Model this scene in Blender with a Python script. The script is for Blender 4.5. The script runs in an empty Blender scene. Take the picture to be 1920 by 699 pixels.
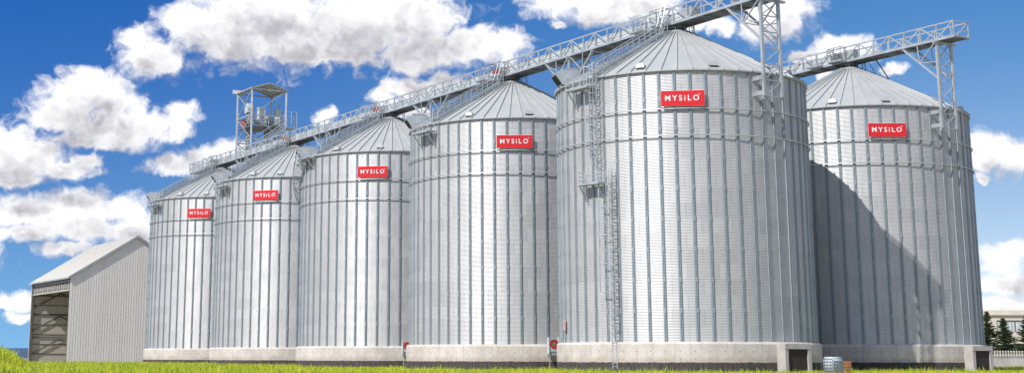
import bpy, math, random
import numpy as np
from mathutils import Vector, Matrix
R_ = math.radians
random.seed(7); rng = np.random.default_rng(7)
sc = bpy.context.scene
COL = sc.collection

# ------------------------------------------------------------------ camera
FPX, PITCH, PX, PY, ROLL = 2753.7, 0.201813, 803.95, 107.5, -0.0021
CAMZ = -1.4665
cam = bpy.data.cameras.new("camera"); camo = bpy.data.objects.new("camera", cam); COL.objects.link(camo)
cam.sensor_width = 36; cam.sensor_fit = 'HORIZONTAL'; cam.lens = 36 * FPX / 1920
cam.shift_x = (960 - PX) / 1920; cam.shift_y = (PY - 349.5) / 1920
cam.clip_start = 0.5; cam.clip_end = 20000
_r = Vector((1, 0, 0)); _u = Vector((0, -math.sin(PITCH), math.cos(PITCH))); _f = Vector((0, math.cos(PITCH), math.sin(PITCH)))
_r2 = _r * math.cos(ROLL) - _u * math.sin(ROLL); _u2 = _r * math.sin(ROLL) + _u * math.cos(ROLL)
camo.matrix_world = Matrix.Translation((0, 0, CAMZ)) @ Matrix((_r2, _u2, -_f)).transposed().to_4x4()
sc.camera = camo

def pix_dir(x, y):
    a = (x - PX) / FPX; b = -(y - PY) / FPX
    return (_r2 * a + _u2 * b + _f).normalized()

# ------------------------------------------------------------------ light
SUN_AZ, SUN_EL = 225.5, 44.5
sun = bpy.data.lights.new("sun", 'SUN'); suno = bpy.data.objects.new("sun", sun); COL.objects.link(suno)
sun.energy = 3.6; sun.angle = R_(0.53); sun.color = (1.0, 0.955, 0.915)
_az, _el = R_(SUN_AZ), R_(SUN_EL)
sdir = Vector((math.sin(_az) * math.cos(_el), math.cos(_az) * math.cos(_el), math.sin(_el)))
suno.rotation_euler = sdir.to_track_quat('Z', 'Y').to_euler(); suno.location = sdir * 200

sc.view_settings.view_transform = 'Standard'; sc.view_settings.look = 'None'
sc.view_settings.exposure = 0.50; sc.view_settings.gamma = 1.0

world = bpy.data.worlds.new("World"); sc.world = world; world.use_nodes = True
WT = world.node_tree; WT.nodes.clear()

class NG:
    """tiny helper for building node graphs"""
    def __init__(s, t): s.t = t
    def n(s, typ, **kw):
        nd = s.t.nodes.new(typ)
        for k, v in kw.items(): setattr(nd, k, v)
        return nd
    def lk(s, a, b): s.t.links.new(a, b)
    def put(s, sock, v):
        if isinstance(v, bpy.types.NodeSocket): s.lk(v, sock)
        else: sock.default_value = v
    def math(s, op, a, b=0.0, c=0.0, clamp=False):
        nd = s.n('ShaderNodeMath', operation=op); nd.use_clamp = clamp
        s.put(nd.inputs[0], a); s.put(nd.inputs[1], b)
        if len(nd.inputs) > 2: s.put(nd.inputs[2], c)
        return nd.outputs[0]
    def vmath(s, op, a, b=(0, 0, 0), c=(0, 0, 0)):
        nd = s.n('ShaderNodeVectorMath', operation=op)
        s.put(nd.inputs[0], a); s.put(nd.inputs[1], b)
        if op == 'MULTIPLY_ADD': s.put(nd.inputs[2], c)
        if op == 'SCALE': s.put(nd.inputs['Scale'], c)
        return nd.outputs['Value'] if op in ('DOT_PRODUCT', 'LENGTH') else nd.outputs['Vector']
    def sep(s, v):
        nd = s.n('ShaderNodeSeparateXYZ'); s.put(nd.inputs[0], v); return nd.outputs
    def comb(s, x, y, z):
        nd = s.n('ShaderNodeCombineXYZ')
        for i, q in enumerate((x, y, z)): s.put(nd.inputs[i], q)
        return nd.outputs[0]
    def noise(s, vec, scale, detail=4, rough=0.5, col=False, dist=0.0):
        nd = s.n('ShaderNodeTexNoise'); s.put(nd.inputs['Vector'], vec)
        nd.inputs['Scale'].default_value = scale; nd.inputs['Detail'].default_value = detail
        nd.inputs['Roughness'].default_value = rough; nd.inputs['Distortion'].default_value = dist
        return nd.outputs['Color' if col else 'Fac']
    def mix(s, f, a, b, blend='MIX'):
        nd = s.n('ShaderNodeMix', data_type='RGBA', blend_type=blend)
        s.put(nd.inputs['Factor'], f)
        for k, q in (('A', a), ('B', b)):
            sk = [i for i in nd.inputs if i.name == k and i.type == 'RGBA'][0]
            if isinstance(q, (tuple, list)) and len(q) == 3: q = (*q, 1)
            s.put(sk, q)
        return [o for o in nd.outputs if o.type == 'RGBA'][0]
    def map(s, v, a, b, c=0.0, d=1.0, interp='SMOOTHSTEP'):
        nd = s.n('ShaderNodeMapRange', interpolation_type=interp)
        s.put(nd.inputs[0], v)
        for i, q in enumerate((a, b, c, d)): s.put(nd.inputs[i + 1], q)
        return nd.outputs[0]

def build_world():
    g = NG(WT)
    tc = g.n('ShaderNodeTexCoord'); D = tc.outputs['Generated']
    D = g.vmath('NORMALIZE', D)
    x, y, z = g.sep(D)[:3]
    az0 = g.math('ARCTAN2', x, y)
    # sky: the band near the horizon of a very clear day, looked up higher in the Nishita dome
    zc = g.math('MAXIMUM', z, 0.0)
    zz = g.math('MULTIPLY_ADD', zc, 1.45, 0.16)
    sv = g.vmath('NORMALIZE', g.comb(x, y, zz))
    sky = g.n('ShaderNodeTexSky', sky_type='NISHITA'); sky.sun_disc = False
    sky.sun_elevation = _el; sky.sun_rotation = _az
    sky.altitude = 900; sky.air_density = 1.0; sky.dust_density = 0.15; sky.ozone_density = 3.0
    g.lk(sv, sky.inputs['Vector'])
    tint = g.mix(g.map(z, 0.0, 0.25), (1.08, 1.14, 1.02), (0.27, 0.70, 1.10))
    skyc = g.mix(1.0, sky.outputs[0], tint, 'MULTIPLY')
    skyc = g.mix(g.map(az0, -0.30, 0.38), g.mix(1.0, skyc, (0.62, 0.80, 0.95), 'MULTIPLY'), g.mix(1.0, skyc, (1.95, 1.38, 1.08), 'MULTIPLY'))
    # clouds: blobs given as direction (azimuth, elevation), broken up by noise
    az = g.math('ARCTAN2', x, y); el = g.math('ARCSINE', z)
    P0 = g.comb(az, el, 0.0)
    blobs = [  # photo px centre, half width, half height
        (285,108,62,40),(262,70,40,26),(345,38,52,36),(430,60,100,72),(530,60,120,70),(650,50,140,72),(760,35,120,62),
        (800,95,110,40),(880,85,80,38),(945,88,46,40),(765,112,48,30),(600,105,120,22),(480,0,130,40),(300,120,50,22),
        (165,178,82,46),(212,185,56,38),(110,212,80,36),(210,235,100,38),(270,240,60,30),(200,262,110,18),(160,150,40,26),
        (342,215,34,24),(338,240,26,28),
        (10,285,75,50),(70,300,60,42),(120,320,55,20),(160,300,30,14),(30,338,60,16),
        (335,312,66,20),(390,296,52,26),(440,290,40,25),
        (60,395,90,30),(160,385,70,30),(235,395,60,30),(40,440,60,18),(150,425,110,30),(120,466,52,14),(250,430,60,30),
        (20,565,60,22),(35,595,40,10),
        (770,168,60,28),(835,158,40,20),(720,185,36,16),(612,216,22,16),(750,205,60,20),
        (1080,2,105,30),(1190,0,95,50),(1120,28,60,20),(1050,45,22,10),(1240,30,40,22),
        (1350,50,34,14),(1300,48,40,14),(1430,42,48,42),(1480,15,56,46),(1452,60,40,22),(1420,20,40,30),
        (1568,88,60,24),(1520,102,40,16),(1600,95,40,18),(1540,140,20,12),(1676,128,24,12),
        (1862,272,44,26),(1900,292,44,34),(1850,300,30,20),(1842,330,12,8),
        (1880,486,46,24),(1905,470,30,18),(1880,530,66,22),(1870,572,80,18),
        (-260,110,130,60),(-400,300,160,50),(-120,470,120,40),(2080,180,90,50),(2250,420,160,50),(2120,60,60,26),
        (500,-160,260,60),(1300,-220,300,70),(2000,-150,200,50),(-200,-150,200,60)]
    def field(P):
        acc = None
        for bx, by, w, h in blobs:
            d = pix_dir(bx, by); a_, e_ = math.atan2(d.x, d.y), math.asin(d.z)
            sx, sy = FPX / w, FPX / h
            q = g.vmath('MULTIPLY_ADD', P, (sx, sy, 0), (-a_ * sx, -e_ * sy, 0))
            v = g.vmath('LENGTH', q)
            acc = v if acc is None else g.math('SMOOTH_MIN', acc, v, 0.28)
        # the out-of-view cloud, added for whiter ambient light, is mixed in later
        return acc
    def density(P, det=7):
        w1 = g.noise(P, 55, 3, 0.55, col=True)
        Pw = g.vmath('MULTIPLY_ADD', g.vmath('SUBTRACT', w1, (0.5, 0.5, 0.5)), (0.022, 0.016, 0), P)
        f = field(Pw)
        vo = g.n('ShaderNodeTexVoronoi', feature='F1', voronoi_dimensions='2D'); vo.normalize = False
        g.lk(Pw, vo.inputs['Vector']); vo.inputs['Scale'].default_value = 62
        vo.inputs['Detail'].default_value = 3.0 if det > 3 else 1.0; vo.inputs['Roughness'].default_value = 0.55; vo.inputs['Lacunarity'].default_value = 2.3
        n2 = g.noise(Pw, 95, det, 0.56)
        d = g.math('SUBTRACT', 1.23, f)
        d = g.math('MULTIPLY_ADD', g.math('SUBTRACT', 0.62, vo.outputs['Distance']), 0.34, d)
        d = g.math('MULTIPLY_ADD', g.math('SUBTRACT', n2, 0.5), 1.25, d)
        return d
    d0 = density(P0)
    P1 = g.vmath('ADD', P0, (-0.008, 0.019, 0))
    ds = density(P0, 2); d1 = density(P1, 2)
    n3 = g.noise(P0, 22, 4, 0.5)
    mask = g.map(d0, -0.14, 0.60)
    rim = g.math('MULTIPLY', g.math('SUBTRACT', ds, d1), 0.62)
    thick = g.map(ds, 0.35, 1.15, 0.0, 0.55)
    lit = g.math('ADD', 0.74, rim)
    lit = g.math('SUBTRACT', lit, thick)
    lit = g.math('MULTIPLY_ADD', g.math('SUBTRACT', n3, 0.46), 0.9, lit)
    lit = g.map(lit, -0.05, 1.02)
    cc = g.mix(lit, (3.15, 3.05, 3.35), (7.3, 7.25, 7.3))
    # unseen broken cloud added over the rest of the dome to whiten ambient light
    nf = g.noise(g.vmath('MULTIPLY', D, (1, 1, 1.8)), 2.6, 6, 0.58)
    out = g.math('MAXIMUM', g.map(g.math('ABSOLUTE', g.math('SUBTRACT', az, 0.05)), 0.50, 0.70), g.map(el, 0.34, 0.48))
    mask2 = g.math('MULTIPLY', g.map(nf, 0.44, 0.58), out)
    cc = g.mix(g.math('MULTIPLY', mask2, g.math('SUBTRACT', 1.0, mask)), cc, g.mix(g.map(nf, 0.5, 0.75), (6.2, 6.1, 6.0), (3.6, 3.6, 3.9)))
    mask = g.math('MAXIMUM', mask, mask2)
    fade = g.map(z, 0.0, 0.02)
    mask = g.math('MULTIPLY', mask, fade)
    mask = g.math('MULTIPLY', mask, 0.97)
    outc = g.mix(mask, skyc, cc)
    bg = g.n('ShaderNodeBackground'); bg.inputs['Strength'].default_value = 0.106
    g.lk(outc, bg.inputs['Color'])
    wo = g.n('ShaderNodeOutputWorld'); g.lk(bg.outputs[0], wo.inputs[0])
build_world()

# ------------------------------------------------------------------ materials
def mat(name, color, rough=0.6, metal=0.0, var=0.12, vscale=0.6, streak=0.0, fine=0.0, trans=0.0, spec=0.5):
    m = bpy.data.materials.new(name); m.use_nodes = True
    t = m.node_tree; t.nodes.clear(); g = NG(t)
    tc = g.n('ShaderNodeTexCoord'); O = tc.outputs['Object']
    nz = g.noise(O, vscale, 5, 0.6)
    c2 = tuple(max(0, q * (1 - var * 2)) for q in color); c1 = tuple(min(1, q * (1 + var)) for q in color)
    col = g.mix(g.map(nz, 0.25, 0.75, interp='LINEAR'), c2, c1)
    if streak:
        sv = g.vmath('MULTIPLY', O, (2.2, 2.2, 0.12))
        st = g.noise(sv, 1.6, 5, 0.65)
        col = g.mix(g.map(st, 0.45, 0.8, 0.0, streak), col, tuple(q * 0.45 for q in color))
    if fine:
        fn = g.noise(O, 14, 3, 0.7)
        col = g.mix(g.map(fn, 0.3, 0.8, 0.0, fine), col, tuple(q * 0.6 for q in color))
    b = g.n('ShaderNodeBsdfPrincipled')
    g.lk(col, b.inputs['Base Color']); b.inputs['Metallic'].default_value = metal
    g.put(b.inputs['Roughness'], g.map(nz, 0.2, 0.8, max(0.05, rough - 0.07), min(1, rough + 0.07), 'LINEAR'))
    b.inputs['Specular IOR Level'].default_value = spec
    o = g.n('ShaderNodeOutputMaterial')
    if trans:
        tr = g.n('ShaderNodeBsdfTranslucent'); g.lk(col, tr.inputs[0])
        mx = g.n('ShaderNodeMixShader'); mx.inputs[0].default_value = trans
        g.lk(b.outputs[0], mx.inputs[1]); g.lk(tr.outputs[0], mx.inputs[2]); g.lk(mx.outputs[0], o.inputs[0])
    else: g.lk(b.outputs[0], o.inputs[0])
    return m

PT = 360 / 54          # degrees between stiffeners
COURSE = 1.35
def wall_material():
    m = bpy.data.materials.new('galvanised_corrugated'); m.use_nodes = True
    t = m.node_tree; t.nodes.clear(); g = NG(t)
    tc = g.n('ShaderNodeTexCoord'); O = tc.outputs['Object']; x, y, z = g.sep(O)[:3]
    info = g.n('ShaderNodeObjectInfo')
    bay = g.math('MULTIPLY', g.math('ARCTAN2', x, y), 54 / (2 * math.pi))
    cz = g.math('DIVIDE', z, COURSE); row = g.math('FLOOR', cz); fz = g.math('FRACT', cz)
    par = g.math('MODULO', g.math('ADD', row, 100), 2.0)
    s = g.math('DIVIDE', g.math('ADD', g.math('ADD', bay, 99.5), par), 2.0)
    sid = g.math('FLOOR', s); fs = g.math('FRACT', s)
    wn = g.n('ShaderNodeTexWhiteNoise', noise_dimensions='3D'); g.lk(g.comb(sid, row, g.math('MULTIPLY', info.outputs['Random'], 50)), wn.inputs['Vector'])
    tone = wn.outputs['Value']
    nz = g.noise(O, 0.35, 5, 0.6)
    spang = g.noise(O, 9, 3, 0.6)
    st = g.noise(g.vmath('MULTIPLY', O, (2.5, 2.5, 0.10)), 1.3, 5, 0.65)
    base = g.mix(tone, (0.475, 0.483, 0.488), (0.55, 0.553, 0.555))
    base = g.mix(g.map(nz, 0.35, 0.7, 0.0, 0.22), base, (0.43, 0.44, 0.445))
    base = g.mix(g.map(st, 0.46, 0.78, 0.0, 0.42), base, (0.38, 0.385, 0.38))
    base = g.mix(g.map(spang, 0.35, 0.7, 0.0, 0.10), base, (0.38, 0.39, 0.39))
    # laps between sheets: a dark line under each edge
    vj = g.math('LESS_THAN', fs, 0.030)
    hj = g.math('LESS_THAN', fz, 0.045)
    j = g.math('MAXIMUM', g.math('MULTIPLY', vj, 0.26), g.math('MULTIPLY', hj, 0.06))
    base = g.mix(j, base, (0.20, 0.205, 0.21))
    b = g.n('ShaderNodeBsdfPrincipled'); g.lk(base, b.inputs['Base Color'])
    b.inputs['Metallic'].default_value = 0.38
    rr = g.math('MULTIPLY_ADD', tone, 0.07, 0.48)
    rr = g.math('MULTIPLY_ADD', g.math('SUBTRACT', nz, 0.5), 0.18, rr)
    g.lk(rr, b.inputs['Roughness'])
    o = g.n('ShaderNodeOutputMaterial'); g.lk(b.outputs[0], o.inputs[0])
    return m

def concrete_material():
    m = bpy.data.materials.new('cast_concrete'); m.use_nodes = True
    t = m.node_tree; t.nodes.clear(); g = NG(t)
    tc = g.n('ShaderNodeTexCoord'); O = tc.outputs['Object']; x, y, z = g.sep(O)[:3]
    n1 = g.noise(O, 0.5, 6, 0.65); n2 = g.noise(O, 6, 4, 0.7)
    st = g.noise(g.vmath('MULTIPLY', O, (1.4, 1.4, 0.25)), 1.5, 5, 0.6)
    c = g.mix(g.map(n1, 0.3, 0.7), (0.47, 0.43, 0.385), (0.62, 0.575, 0.525))
    c = g.mix(g.map(n2, 0.45, 0.75, 0, 0.35), c, (0.40, 0.365, 0.32))
    c = g.mix(g.map(st, 0.5, 0.72, 0, 0.35), c, (0.36, 0.325, 0.29))
    ang = g.math('MULTIPLY', g.math('ARCTAN2', x, y), 12.4)
    # shutter joints every 3.2 m and two rows of tie holes
    fj = g.math('FRACT', g.math('DIVIDE', g.math('ADD', ang, 100), 3.25))
    c = g.mix(g.math('MULTIPLY', g.math('LESS_THAN', fj, 0.016), 0.45), c, (0.16, 0.15, 0.14))
    fh = g.math('SUBTRACT', g.math('FRACT', g.math('DIVIDE', g.math('ADD', ang, 100.4), 1.3)), 0.5)
    hx = g.math('MULTIPLY', fh, 1.3)
    holes = None
    for hz in (-0.82, -1.50):
        dz = g.math('SUBTRACT', z, hz)
        dd = g.math('SQRT', g.math('ADD', g.math('MULTIPLY', hx, hx), g.math('MULTIPLY', dz, dz)))
        h = g.math('LESS_THAN', dd, 0.055); holes = h if holes is None else g.math('MAXIMUM', holes, h)
    c = g.mix(g.math('MULTIPLY', holes, 0.75), c, (0.07, 0.065, 0.06))
    md = g.map(g.math('MULTIPLY_ADD', g.math('SUBTRACT', n1, 0.5), 1.2, z), -1.75, -1.0, 0.45, 0.0)
    c = g.mix(md, c, (0.30, 0.25, 0.19))
    # bitumen coat at the foot, its upper edge brushed unevenly
    e = g.math('MULTIPLY_ADD', g.math('SUBTRACT', g.noise(O, 1.6, 4, 0.7), 0.5), 0.22, z)
    bit = g.map(e, -1.80, -1.76, 1.0, 0.0, 'LINEAR')
    bc = g.mix(g.map(g.noise(g.vmath('MULTIPLY', O, (3, 3, 0.5)), 2, 4, 0.6), 0.3, 0.7), (0.030, 0.026, 0.025), (0.085, 0.072, 0.068))
    c = g.mix(bit, c, bc)
    b = g.n('ShaderNodeBsdfPrincipled'); g.lk(c, b.inputs['Base Color']); b.inputs['Roughness'].default_value = 0.85
    bp = g.n('ShaderNodeBump'); bp.inputs['Strength'].default_value = 0.4; bp.inputs['Distance'].default_value = 0.03
    g.lk(n2, bp.inputs['Height']); g.lk(bp.outputs[0], b.inputs['Normal'])
    o = g.n('ShaderNodeOutputMaterial'); g.lk(b.outputs[0], o.inputs[0])
    return m

def grass_material(name, seg=True):
    m = bpy.data.materials.new(name); m.use_nodes = True
    t = m.node_tree; t.nodes.clear(); g = NG(t)
    geo = g.n('ShaderNodeNewGeometry'); P = geo.outputs['Position']
    n1 = g.noise(P, 0.16, 4, 0.6); n2 = g.noise(P, 1.1, 4, 0.7)
    if seg:
        r = geo.outputs['Random Per Island']
        c = g.mix(r, (0.22, 0.33, 0.010), (0.80, 0.82, 0.07))
        c = g.mix(g.map(n1, 0.40, 0.68, 0, 0.5), c, (0.28, 0.46, 0.02))
        c = g.mix(g.map(n2, 0.56, 0.74, 0, 0.6), c, (0.48, 0.42, 0.14))
        c = g.mix(g.map(g.noise(P, 0.45, 3, 0.6), 0.5, 0.66, 0, 0.65), c, (0.17, 0.30, 0.02))
    else:
        c = g.mix(n2, (0.19, 0.175, 0.115), (0.29, 0.26, 0.185))
    b = g.n('ShaderNodeBsdfPrincipled'); g.lk(c, b.inputs['Base Color']); b.inputs['Roughness'].default_value = 0.6
    b.inputs['Specular IOR Level'].default_value = 0.25
    nn = g.vmath('NORMALIZE', g.vmath('MULTIPLY_ADD', geo.outputs['Normal'], (0.6, 0.6, 0.6), (0, 0, 0.8))) if seg else geo.outputs['Normal']
    g.lk(nn, b.inputs['Normal'])
    o = g.n('ShaderNodeOutputMaterial')
    if seg:
        tr = g.n('ShaderNodeBsdfTranslucent'); g.lk(c, tr.inputs[0])
        mx = g.n('ShaderNodeMixShader'); mx.inputs[0].default_value = 0.35
        g.lk(b.outputs[0], mx.inputs[1]); g.lk(tr.outputs[0], mx.inputs[2]); g.lk(mx.outputs[0], o.inputs[0])
    else: g.lk(b.outputs[0], o.inputs[0])
    return m

def cladding_material(name, color, axis_scale, depth=0.35, rough=0.55):
    """profiled sheet: ribs follow the object's own X axis"""
    m = bpy.data.materials.new(name); m.use_nodes = True
    t = m.node_tree; t.nodes.clear(); g = NG(t)
    tc = g.n('ShaderNodeTexCoord'); O = tc.outputs['Object']
    x, y, z = g.sep(O)[:3]
    n1 = g.noise(O, 0.25, 4, 0.6)
    sheet = g.n('ShaderNodeTexWhiteNoise', noise_dimensions='1D')
    g.lk(g.math('FLOOR', g.math('DIVIDE', g.math('ADD', x, y), 1.0)), sheet.inputs['W'])
    c = g.mix(n1, tuple(q * 0.90 for q in color), color)
    c = g.mix(g.math('MULTIPLY', sheet.outputs['Value'], 0.22), c, tuple(q * 0.72 for q in color))
    st = g.noise(g.vmath('MULTIPLY', O, (1.5, 1.5, 0.08)), 1.5, 4, 0.6)
    c = g.mix(g.map(st, 0.5, 0.75, 0, 0.22), c, tuple(q * 0.6 for q in color))
    b = g.n('ShaderNodeBsdfPrincipled'); g.lk(c, b.inputs['Base Color']); b.inputs['Roughness'].default_value = rough
    b.inputs['Metallic'].default_value = 0.1
    o = g.n('ShaderNodeOutputMaterial'); g.lk(b.outputs[0], o.inputs[0])
    return m

M = dict(
    wall=wall_material(), concrete=concrete_material(),
    stiff=mat('stiffener_steel', (0.33, 0.38, 0.405), 0.5, 0.40, 0.10, 0.5, streak=0.25),
    ring=mat('wind_ring_steel', (0.55, 0.58, 0.58), 0.42, 0.55, 0.08, 0.5),
    roof=mat('roof_sheet', (0.42, 0.44, 0.44), 0.5, 0.15, 0.06, 0.25, streak=0.20),
    galv=mat('galvanised_steel', (0.50, 0.54, 0.56), 0.45, 0.45, 0.14, 0.8, fine=0.2),
    galv_dark=mat('weathered_steel', (0.24, 0.26, 0.27), 0.55, 0.40, 0.15, 0.8, fine=0.2),
    trough=mat('conveyor_casing', (0.58, 0.62, 0.62), 0.5, 0.25, 0.08, 0.4, streak=0.2),
    dark=mat('shade_and_cap_black', (0.02, 0.02, 0.022), 0.8, 0.0),  # painted shade for vent and hood mouths, also the black tank cap
    red=mat('sign_red', (0.62, 0.010, 0.016), 0.45, 0.0, 0.04, 0.3),
    white=mat('sign_white', (0.80, 0.80, 0.80), 0.5, 0.0, 0.02, 0.3),
    motor=mat('motor_red', (0.50, 0.03, 0.02), 0.5, 0.0, 0.1, 2.0),
    greybox=mat('painted_grey', (0.36, 0.38, 0.39), 0.5, 0.1, 0.1, 0.8),
    rubble=mat('rust', (0.16, 0.09, 0.06), 0.8, 0.1, 0.25, 2),
    ground=grass_material('soil_and_grass', False), grass=grass_material('grass_blades', True),
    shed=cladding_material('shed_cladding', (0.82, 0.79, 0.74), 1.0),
    shedroof=cladding_material('shed_roof_sheet', (0.62, 0.60, 0.55), 1.0),
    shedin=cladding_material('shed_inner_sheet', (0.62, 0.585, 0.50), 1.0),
    shedsteel=mat('shed_steel', (0.17, 0.16, 0.14), 0.6, 0.1, 0.15, 0.6),
    plastic=mat('tank_plastic', (0.62, 0.70, 0.74), 0.35, 0.0, 0.06, 2.0, trans=0.25),
    wood=mat('pallet_wood', (0.38, 0.17, 0.07), 0.8, 0.0, 0.2, 2.0, fine=0.3),
    plaster=mat('plaster', (0.62, 0.575, 0.49), 0.85, 0.0, 0.10, 0.3, streak=0.3),
    fencec=mat('fence_concrete', (0.46, 0.44, 0.41), 0.85, 0.0, 0.12, 0.5, streak=0.3),
    glass=mat('window_glass', (0.04, 0.05, 0.06), 0.12, 0.0, 0.1, 0.6),
    curtain=mat('blinds', (0.55, 0.58, 0.60), 0.7, 0.0, 0.12, 2.0),
    bark=mat('bark', (0.10, 0.07, 0.05), 0.9, 0.0, 0.2, 2.0),
    needles=mat('fir_needles', (0.15, 0.20, 0.095), 0.6, 0.0, 0.25, 1.2, trans=0.2),
    hills=mat('hill_haze_blue', (0.035, 0.075, 0.15), 0.95, 0.0, 0.15, 0.002),  # distance haze put into the forest's base colour as blue
    cable=mat('cable_black', (0.03, 0.03, 0.03), 0.6),
    pink=mat('faded_paint', (0.62, 0.36, 0.35), 0.6),
)

# ------------------------------------------------------------------ mesh building
def frame_of(d):
    d = Vector(d).normalized()
    up = Vector((0, 0, 1)) if abs(d.z) < 0.98 else Vector((0, 1, 0))
    s = d.cross(up).normalized(); u = s.cross(d).normalized()
    return d, s, u

class MB:
    def __init__(s): s.v = []; s.f = []
    def quadbox(s, pts):
        b = len(s.v); s.v += [tuple(p) for p in pts]
        for q in ((0, 3, 2, 1), (4, 5, 6, 7), (0, 1, 5, 4), (1, 2, 6, 5), (2, 3, 7, 6), (3, 0, 4, 7)): s.f.append(tuple(b + i for i in q))
    def box(s, x0, x1, y0, y1, z0, z1):
        s.quadbox([(x0, y0, z0), (x1, y0, z0), (x1, y1, z0), (x0, y1, z0), (x0, y0, z1), (x1, y0, z1), (x1, y1, z1), (x0, y1, z1)])
    def obox(s, c, ax, ay, az, sx, sy, sz):
        c, ax, ay, az = Vector(c), Vector(ax), Vector(ay), Vector(az); p = []
        for k in (-1, 1):
            for i, j in ((-1, -1), (1, -1), (1, 1), (-1, 1)): p.append(c + ax * (i * sx / 2) + ay * (j * sy / 2) + az * (k * sz / 2))
        s.quadbox(p)
    def bar(s, a, b, w, h=None):
        h = h or w; a, b = Vector(a), Vector(b); d, sd, u = frame_of(b - a)
        s.obox((a + b) / 2, d, sd, u, (b - a).length, w, h)
    def tube(s, a, b, r, n=8): s.path([a, b], r, n)
    def path(s, pts, r, n=6, closed=False, cap=True):
        pts = [Vector(p) for p in pts]; N = len(pts); base = len(s.v)
        for i, p in enumerate(pts):
            if closed: d = pts[(i + 1) % N] - pts[i - 1]
            else: d = pts[min(i + 1, N - 1)] - pts[max(i - 1, 0)]
            _, sd, u = frame_of(d)
            for k in range(n):
                a = 2 * math.pi * (k + .5) / n
                s.v.append(tuple(p + sd * (math.cos(a) * r) + u * (math.sin(a) * r)))
        for i in range(N if closed else N - 1):
            j = (i + 1) % N
            for k in range(n):
                l = (k + 1) % n
                s.f.append((base + i * n + k, base + j * n + k, base + j * n + l, base + i * n + l))
        if cap and not closed:
            s.f.append(tuple(base + k for k in range(n))[::1]); s.f.append(tuple(base + (N - 1) * n + k for k in range(n))[::-1])
    def prism(s, prof, ax, ay, az, c, w):
        """2D outline (x,y in ax,ay) extruded by w along az, centred"""
        c, ax, ay, az = Vector(c), Vector(ax), Vector(ay), Vector(az); n = len(prof); b = len(s.v)
        for k in (-.5, .5):
            for x, y in prof: s.v.append(tuple(c + ax * x + ay * y + az * (k * w)))
        s.f.append(tuple(b + i for i in range(n))[::-1]); s.f.append(tuple(b + n + i for i in range(n)))
        for i in range(n):
            j = (i + 1) % n; s.f.append((b + i, b + j, b + n + j, b + n + i))
    def rev(s, prof, n=108, closed=False):
        b = len(s.v); m = len(prof)
        for k in range(n):
            a = 2 * math.pi * k / n; sa, ca = math.sin(a), math.cos(a)
            for r, z in prof: s.v.append((r * sa, r * ca, z))
        for k in range(n):
            l = (k + 1) % n
            for i in range(m if closed else m - 1):
                j = (i + 1) % m
                s.f.append((b + k * m + i, b + k * m + j, b + l * m + j, b + l * m + i))
    def sphere(s, c, r, n=10, sz=1.0):
        prof = [(r * math.sin(math.pi * i / n), -r * sz * math.cos(math.pi * i / n)) for i in range(n + 1)]
        b = len(s.v); s.rev(prof, n * 2)
        s.v[b:] = [(x + c[0], y + c[1], z + c[2]) for x, y, z in s.v[b:]]
    def mesh(s, name, m=None, smooth=False):
        me = bpy.data.meshes.new(name); me.from_pydata(s.v, [], s.f); me.update()
        import bmesh
        bm = bmesh.new(); bm.from_mesh(me); bmesh.ops.recalc_face_normals(bm, faces=bm.faces); bm.to_mesh(me); bm.free()
        if smooth: me.polygons.foreach_set('use_smooth', [True] * len(me.polygons))
        if m: me.materials.append(m)
        return me
    def build(s, name, m, parent=None, smooth=False, loc=None, rz=None):
        return link(name, s.mesh(name, m, smooth), parent, loc, rz)

def link(name, me, parent=None, loc=None, rz=None):
    o = bpy.data.objects.new(name, me); COL.objects.link(o)
    if parent is not None: o.parent = parent
    if loc is not None: o.location = loc
    if rz is not None: o.rotation_euler = (0, 0, rz)
    return o
def thing(name, label, cat, loc=(0, 0, 0), rz=0, group=None):
    o = bpy.data.objects.new(name, None); COL.objects.link(o); o.location = loc; o.rotation_euler = (0, 0, rz)
    o.empty_display_size = 0.5
    return tag(o, label, cat, group)
def tag(o, label, cat, group=None):
    o['label'] = label; o['category'] = cat
    if group: o['group'] = group
    return o

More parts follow.
